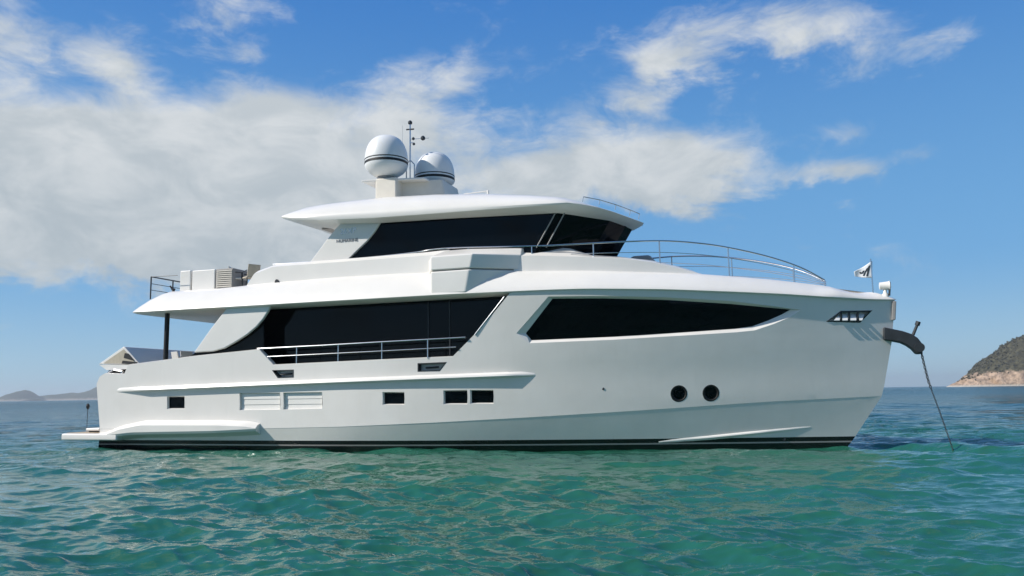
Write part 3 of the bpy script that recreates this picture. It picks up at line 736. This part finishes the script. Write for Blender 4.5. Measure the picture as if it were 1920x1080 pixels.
a, b = B(1712, 628, 0), B(1721, 606, 0); MB().tube([a, b], [.045, .04]).tube([B(1719.5, 610, 0), B(1722, 603, 0)], .07).build('locking_lever', M['dsteel'], arm)
a = B(1722, 652, 0); rl = MB(); rl.add([(a[0]+.14*math.cos(k*math.pi/8), v, a[2]+.14*math.sin(k*math.pi/8)) for v in (-.24, .24) for k in range(16)], [tuple(range(16)), tuple(range(31, 15, -1))]+[(k, (k+1) % 16, 16+(k+1) % 16, 16+k) for k in range(16)])
rl.build('bow_roller', M['dsteel'], arm)
sb = MB().prism(uz([(1672,565),(1680,565),(1678.5,600),(1671,601)], 0), -.10, .10).build('stem_plate', M['grey'], bevel=.02)
def child_world(o): o.parent = yacht

# ------------------------------------------------------------------ things that hang from or stand on the yacht
def top_thing(name, label, cat, loc, rz=-YAW, group=None):
    e = bpy.data.objects.new(name, None); COL.objects.link(e); e.location = loc; e.rotation_euler = (0, 0, rz)
    e['label'] = label; e['category'] = cat
    if group: e['group'] = group
    return e
# burgee
fp = [B(x, y, 0) for x, y in ((1635.5,489),(1635.5,521),(1603,519.5),(1601,511))]
fe = top_thing('flag', 'small white pennant with dark mark flying from the bow jackstaff', 'flag', Wd(fp[1][0], 0, fp[1][2]))
o0 = fp[1]
def fl(a, b):
    hoist = o0+(fp[0]-o0)*b; fly = fp[2]+(fp[3]-fp[2])*b; q = hoist+(fly-hoist)*a-o0
    return (q[0],   .035*math.sin(a*6.5+b*1.2)*a**.7, q[2]-.02*a*math.sin(a*5))
NA, NB = 18, 10; vs = [fl(i/NA, j/NB) for i in range(NA+1) for j in range(NB+1)]
fm = mesh_obj('cloth', vs, [(i*(NB+1)+j, i*(NB+1)+j+1, (i+1)*(NB+1)+j+1, (i+1)*(NB+1)+j) for i in range(NA) for j in range(NB)], M['flag'], fe, smooth=True)
so_ = fm.modifiers.new('t', 'SOLIDIFY'); so_.thickness = .006; so_.offset = 0
mk = MB()
def stroke(pts):
    vs_ = [np.array(fl(a, b))+np.array([0, .012, 0]) for a, b in pts]; mk.add(vs_, [tuple(range(len(vs_)))])
stroke([(.10,.84),(.20,.80),(.36,.12),(.26,.10)]); stroke([(.26,.70),(.33,.72),(.55,.18),(.45,.15)][::-1]); stroke([(.20,.80),(.34,.66),(.42,.46),(.30,.50)])
stroke([(.42,.62),(.52,.66),(.62,.42),(.52,.38)]); stroke([(.62,.60),(.74,.58),(.66,.38),(.58,.40)])
mk.build('flag_mark', M['mark'], fe)
# anchor chain: alternating links down to the water
def chain():
    path = [B(1727.5,661,0), B(1733,684,0), B(1740,712,0), B(1748,735,0), B(1762,772,0), B(1776,812,0), B(1789,850,0)]
    path = [Wd(*p) for p in path]; mb = MB(); acc = 0; L = .072; pts = []
    segs = [(path[i], path[i+1]) for i in range(len(path)-1)]
    tot = sum((b-a).length for a, b in segs); N = int(tot/L)
    for i in range(N):
        d = tot*i/N
        for a, b in segs:
            l = (b-a).length
            if d <= l: pts.append((a.lerp(b, d/l), (b-a).normalized())); break
            d -= l
    for i, (p, dr) in enumerate(pts):
        a = dr.cross(Vector((0, 1, 0))).normalized(); b = dr.cross(a)
        if i % 2: a, b = b, a
        k = 1.0 if i < N*.36 else .62
        ring_ = [p+dr*(L*.62*math.cos(q))+a*(  .030*k*math.sin(q)) for q in np.linspace(0, 2*math.pi, 11)]
        mb.tube(ring_, .0145*k, 6)
    o = mesh_obj('anchor_chain', mb.v, mb.f, M['chain'], None, smooth=True, boat=False)
    o['label'] = 'dark anchor chain slanting from the bow arm down into the sea'; o['category'] = 'chain'
chain()
# chairs
def chair(name, label, loc, rz, frame, cloth, group):
    e = top_thing(name, label, 'chair', loc, rz, group)
    MB().box((0, 0, .44), (.46, .48, .06)).build('seat', cloth, e, bevel=.02)
    MB().add([(-.20,-.23,.47),(-.20,.23,.47),(-.30,.23,.90),(-.30,-.23,.90),(-.24,-.23,.47),(-.24,.23,.47),(-.34,.23,.90),(-.34,-.23,.90)], [(0,1,2,3),(7,6,5,4),(0,4,5,1),(1,5,6,2),(2,6,7,3),(3,7,4,0)]).build('backrest', cloth, e, bevel=.01)
    for x in (-.2, .2):
        for y in (-.22, .22): MB().tube([(x*1.1, y, 0), (x, y, .43)], .02).build('leg', frame, e)
    for y in (-.25, .25): MB().tube([(.22, y, .42), (.22, y, .65), (-.25, y, .68)], .018).build('armrest', frame, e)
    return e
g1 = 'dining chairs on the aft deck'
labs = ['pale deck chair aft beside the stern sunpad, nearest the black post', 'pale deck chair on the aft deck between the black post and the deck wing', 'pale aft deck chair hard against the deck wing', 'pale aft deck chair furthest inboard behind the bulwark']
for i, (u, v, a) in enumerate(((2.3, 1.5, 1.2), (3.0, 1.9, -.4), (3.6, 1.5, -1.3), (3.0, .6, 2.4))):
    chair('deck_chair', labs[i], Wd(u, v, 2.62), a-YAW, M['dsteel'], M['white'], g1)
g2 = 'chairs on the upper deck'
labs = ['steel framed chair on the upper deck beside the louvred locker', 'steel framed upper deck chair beside the white bulwark end']
for i, (x, v, a) in enumerate(((448, 1.7, .3), (470, 1.8, 2.6))):
    q = B(x, 520, v); chair('lounge_chair', labs[i], Wd(q[0], v, fz-.02), a-YAW, M['dsteel'], M['fabric'] if i else M['cream'], g2)

# ------------------------------------------------------------------ water
def water():
    azs = np.concatenate([np.linspace(-180, -40, 60)[:-1], np.linspace(-40, 40, 960), np.linspace(40, 180, 60)[1:-1]])*math.pi/180
    rs = [1.2]
    while rs[-1] < 12000:
        r = rs[-1]; rs.append(r*(1.02 if r < 5.5 else 1.0036 if r < 28 else 1.0056 if r < 60 else 1.011 if r < 250 else 1.03 if r < 2000 else 1.12))
    rs = np.array(rs); A, Rr = np.meshgrid(azs, rs)
    x = (Rr*np.sin(A)).astype(np.float32); y = (Rr*np.cos(A)).astype(np.float32); z = np.zeros_like(x); ox = np.zeros_like(x); oy = np.zeros_like(x)
    step = Rr*np.gradient(np.log(rs))[:, None]
    wind = R(252)
    for i in range(330):
        lam = .13*(5.0/.13)**(RNG.random()**1.6); k = 2*math.pi/lam
        th = wind+RNG.normal(0, .50); amp = .0037*lam**.90*(.5+RNG.random())
        ph = RNG.random()*2*math.pi; dx, dy = math.cos(th), math.sin(th)
        att = np.clip((lam/step-2.2)/2.5, 0, 1)
        arg = k*(x*dx+y*dy)+ph
        # gusts: patches where the chop is higher or lower
        q = amp*att
        z += q*np.cos(arg); ox -= .85*q*dx*np.sin(arg); oy -= .85*q*dy*np.sin(arg)
    patchy = .80+.32*np.sin(x*.21+1.3*np.sin(y*.11)+.4)*np.sin(y*.17+1.1*np.sin(x*.09))
    z *= patchy
    co = np.stack([x+ox, y+oy, z], -1).reshape(-1, 3)
    nr, nc = x.shape
    i, j = np.meshgrid(np.arange(nr-1), np.arange(nc), indexing='ij')
    j2 = (j+1) % nc
    quads = np.stack([i*nc+j, i*nc+j2, (i+1)*nc+j2, (i+1)*nc+j], -1).reshape(-1, 4)
    # close the middle under the eye point
    co = np.vstack([co, [[0, 0, 0]]]); c = len(co)-1
    tris = np.stack([np.full(nc, c), (np.arange(nc)+1) % nc, np.arange(nc)], -1)
    me = bpy.data.meshes.new('water'); me.vertices.add(len(co)); me.vertices.foreach_set('co', co.astype(np.float32).ravel())
    loops = np.concatenate([quads.ravel(), tris.ravel()]); me.loops.add(len(loops)); me.loops.foreach_set('vertex_index', loops.astype(np.int32))
    starts = np.concatenate([np.arange(len(quads))*4, len(quads)*4+np.arange(nc)*3]); tot = np.concatenate([np.full(len(quads), 4), np.full(nc, 3)])
    me.polygons.add(len(starts)); me.polygons.foreach_set('loop_start', starts.astype(np.int32)); me.polygons.foreach_set('loop_total', tot.astype(np.int32))
    me.polygons.foreach_set('use_smooth', np.ones(len(starts), bool)); me.update(calc_edges=True); me.validate()
    o = bpy.data.objects.new('water', me); COL.objects.link(o); o['kind'] = 'structure'
    mt = bpy.data.materials.new('sea_water'); mt.use_nodes = True; t = NT(mt.node_tree)
    P = t.n('ShaderNodeTexCoord').outputs['Object']
    ln = t.n('ShaderNodeVectorMath', {0: P}, operation='LENGTH').outputs['Value']
    s1 = t.n('ShaderNodeMapping', {'Vector': P, 'Rotation': (0, 0, .25), 'Scale': (.45, 1.3, 1)}).outputs[0]
    fine = t.noise(s1, 6.5, 3, .55, .3)
    s2 = t.n('ShaderNodeMapping', {'Vector': P, 'Rotation': (0, 0, -.15), 'Scale': (.42, 1.1, 1)}).outputs[0]
    mid_ = t.noise(s2, 1.6, 5, .6, .2)
    s3 = t.n('ShaderNodeMapping', {'Vector': P, 'Rotation': (0, 0, .1), 'Scale': (.05, .13, 1)}).outputs[0]
    far = t.noise(s3, 1.6, 6, .65, .2)
    b1 = t.n('ShaderNodeBump', {'Strength': .3, 'Distance': .03, 'Height': fine})
    b2 = t.n('ShaderNodeBump', {'Strength': t.smooth(ln, 18, 50, .05, 1.0), 'Distance': 1.1, 'Height': mid_, 'Normal': b1.outputs[0]})
    b3 = t.n('ShaderNodeBump', {'Strength': t.smooth(ln, 120, 500, 0, .9), 'Distance': 4.5, 'Height': far, 'Normal': b2.outputs[0]})
    big = t.noise(t.n('ShaderNodeMapping', {'Vector': P, 'Scale': (.02, .05, 1)}).outputs[0], 1.0, 4, .5)
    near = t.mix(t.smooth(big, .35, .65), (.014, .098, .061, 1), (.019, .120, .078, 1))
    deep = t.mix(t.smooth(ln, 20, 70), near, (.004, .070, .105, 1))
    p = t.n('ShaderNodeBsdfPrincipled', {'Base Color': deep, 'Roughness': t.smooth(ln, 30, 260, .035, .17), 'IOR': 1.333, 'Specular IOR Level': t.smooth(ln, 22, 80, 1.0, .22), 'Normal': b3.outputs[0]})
    t.n('ShaderNodeOutputMaterial', {'Surface': p.outputs[0]}); me.materials.append(mt)
water()

# ------------------------------------------------------------------ far land
def vnoise(x, y, seed, octs=5, lac=2.0, gain=.5):
    out = np.zeros_like(x, float); a = 1.0; f = 1.0; r = np.random.default_rng(seed); tab = r.random((64, 64))
    for _ in range(octs):
        X, Y = x*f, y*f; xi, yi = np.floor(X).astype(int), np.floor(Y).astype(int); xf, yf = X-xi, Y-yi
        sx, sy = xf*xf*(3-2*xf), yf*yf*(3-2*yf)
        g_ = lambda i, j: tab[i % 64, j % 64]
        out += a*((g_(xi, yi)*(1-sx)+g_(xi+1, yi)*sx)*(1-sy)+(g_(xi, yi+1)*(1-sx)+g_(xi+1, yi+1)*sx)*sy-.5); a *= gain; f *= lac
    return out
def land_mat(name, rock_top, green, rock):
    mt = bpy.data.materials.new(name); mt.use_nodes = True; t = NT(mt.node_tree)
    P = t.n('ShaderNodeTexCoord').outputs['Object']; z = t.n('ShaderNodeSeparateXYZ', {0: P}).outputs[2]
    n1 = t.noise(P, .035, 6, .62); n2 = t.noise(P, .11, 6, .65); n3 = t.noise(P, .35, 4, .6)
    veg = t.mix(t.smooth(n2, .35, .66), tuple(c*.55 for c in green)+(1,), tuple(c*1.35 for c in green)+(1,))
    veg = t.mix(t.smooth(n1, .55, .72, 0, .6), veg, (.13, .12, .06, 1))
    st = t.mix(t.smooth(n2, .36, .66), tuple(c*.62 for c in rock)+(1,), tuple(min(1, c*1.3) for c in rock)+(1,))
    st = t.mix(t.smooth(n1, .5, .7, 0, .7), st, (.34, .21, .11, 1)); st = t.mix(t.smooth(n3, .60, .72, 0, .6), st, (.08, .065, .05, 1))
    lvl = t.m('ADD', z, t.m('MULTIPLY', t.m('SUBTRACT', n1, .5), rock_top*2.4))
    c = t.mix(t.smooth(lvl, rock_top*.8, rock_top*1.15), st, veg)
    c = t.mix(t.smooth(z, .8, 4.5, 1, 0), c, (.50, .46, .40, 1))
    b = t.n('ShaderNodeBump', {'Strength': .9, 'Distance': 3.0, 'Height': t.m('ADD', n2, n3)})
    p = t.n('ShaderNodeBsdfPrincipled', {'Base Color': c, 'Roughness': .95, 'Specular IOR Level': .1, 'Normal': b.outputs[0]})
    t.n('ShaderNodeOutputMaterial', {'Surface': p.outputs[0]}); return mt
def ground_at(px, D):
    d = ray(px, 725); return d[0]/d[1]*D
def island():
    D = 1500.0; x0 = ground_at(1783, D); n, mm = 300, 150
    xs = np.linspace(0, 420, n); ys = np.linspace(-110, 190, mm); Xg, Yg = np.meshgrid(xs, ys, indexing='ij')
    sky_ = np.interp(xs, [0, 8, 22, 40, 62, 90, 115, 135, 160, 220, 300, 380, 420], [1, 5, 14, 23, 37, 56, 72, 90, 98, 108, 95, 45, -6])
    wd = np.interp(xs, [0, 10, 40, 100, 200, 330, 420], [10, 24, 46, 80, 105, 90, 12])
    rr = np.abs(Yg)/np.where(Yg < 0, wd[:, None], wd[:, None]*1.5)
    prof = np.clip(1-rr**1.7, -.25, 1)
    # steep rocky foot, then rounded slopes
    h = sky_[:, None]*np.where(prof > 0, np.clip(prof, 0, 1)**.62, prof*.8)
    nz_ = vnoise(Xg/46, Yg/46, 3, 6, 2.05, .55); rg = np.abs(vnoise(Xg/22, Yg/22, 8, 5, 2.1, .55))
    h += np.clip(h/14, 0, 1)*(nz_*9-rg*8)+np.clip(h/14, 0, 1)*1.5
    top = h.max(axis=1, keepdims=True); h *= np.where(top > 2, np.clip(sky_[:, None]/np.maximum(top, 1), .6, 1.3), 1)
    vs = np.stack([x0+Xg, D+Yg, h-.6], -1).reshape(-1, 3)
    fs = [(i*mm+j, (i+1)*mm+j, (i+1)*mm+j+1, i*mm+j+1) for i in range(n-1) for j in range(mm-1)]
    o = mesh_obj('island', vs, fs, land_mat('island_land', 24, (.078, .072, .042), (.44, .32, .23)), None, boat=False, smooth=True, sharp=180); o['kind'] = 'structure'
    # scrub and low trees over the upper slopes
    mb_v = []; mb_f = []; rg_ = np.random.default_rng(5); cnt = 0
    while cnt < 2300:
        i, j = rg_.integers(1, n-1), rg_.integers(5, 100); z = h[i, j]
        lim = 24+14*vnoise(np.array([Xg[i, j]/28]), np.array([Yg[i, j]/28]), 21)[0]*2
        if z < lim and rg_.random() > .05 or z < 8: continue
        s = rg_.uniform(1.0, 2.6)*(1.5 if rg_.random() < .12 else 1); cx, cy, cz = x0+Xg[i, j], D+Yg[i, j], z-.6+s*.35
        k = len(mb_v)
        for q in range(9):
            p = rg_.normal(size=3); p /= np.linalg.norm(p); p *= s*rg_.uniform(.55, 1.0); p[2] *= .8
            a = rg_.normal(size=3); a /= np.linalg.norm(a); b = np.cross(a, p/np.linalg.norm(p)); L = s*.62
            c = np.array([cx, cy, cz])+p*.7; k = len(mb_v)
            mb_v += [tuple(c+a*L), tuple(c+b*L*.8), tuple(c-a*L*.9), tuple(c-b*L)]; mb_f.append((k, k+1, k+2, k+3))
        cnt += 1
    sm_ = mat('scrub_leaves', (.066, .064, .036), .9, spec=.1, vary=.45, vscale=.12)
    o2 = mesh_obj('scrub', mb_v, mb_f, sm_, None, boat=False); o2['kind'] = 'stuff'
island()
def far_hills():
    D = 6500.0
    for name, pts, dd in (('hill', [(8,0),(20,9),(34,16),(48,19),(60,14),(68,6),(74,3)], 0), ('hill', [(58,1),(80,9),(100,12),(125,14),(150,13),(165,17),(190,24),(215,28),(250,20),(300,14),(360,8),(430,3),(460,0)], 350)):
        d = D+dd; x_ = [ground_at(p[0], d) for p in pts]; hh = [p[1]*d/1500 for p in pts]
        n, mm = 120, 30; xs = np.linspace(x_[0], x_[-1], n); ys = np.linspace(-1, 1, mm); Xg, Yg = np.meshgrid(xs, ys, indexing='ij')
        h = np.interp(xs, x_, hh)[:, None]*np.clip(1-np.abs(Yg)**1.8, 0, 1)
        h = h*(1+.5*vnoise(Xg/160, Yg*2.5+3, 14+dd, 5))-1.0
        vs = np.stack([Xg, d+Yg*260, h], -1).reshape(-1, 3)
        o = mesh_obj(name, vs, [(i*mm+j, (i+1)*mm+j, (i+1)*mm+j+1, i*mm+j+1) for i in range(n-1) for j in range(mm-1)], M_far, None, boat=False, smooth=True, sharp=180); o['kind'] = 'structure'
M_far = land_mat('far_land', 14, (.055, .065, .04), (.30, .26, .22))
far_hills()

# ------------------------------------------------------------------ sea haze
hz = MB().box((0, 0, 74), (25000, 25000, 150)); hz.v = [(x, y, z) for x, y, z in hz.v]
ho = mesh_obj('haze', hz.v, hz.f, bpy.data.materials.new('haze_air'), None, boat=False); ho['kind'] = 'stuff'
hm = ho.data.materials[0]; hm.use_nodes = True; t = NT(hm.node_tree)
pv = t.n('ShaderNodeVolumePrincipled', {'Color': (.80, .88, .96, 1), 'Density': .00010, 'Anisotropy': .2})
t.n('ShaderNodeOutputMaterial', {'Volume': pv.outputs[0]})
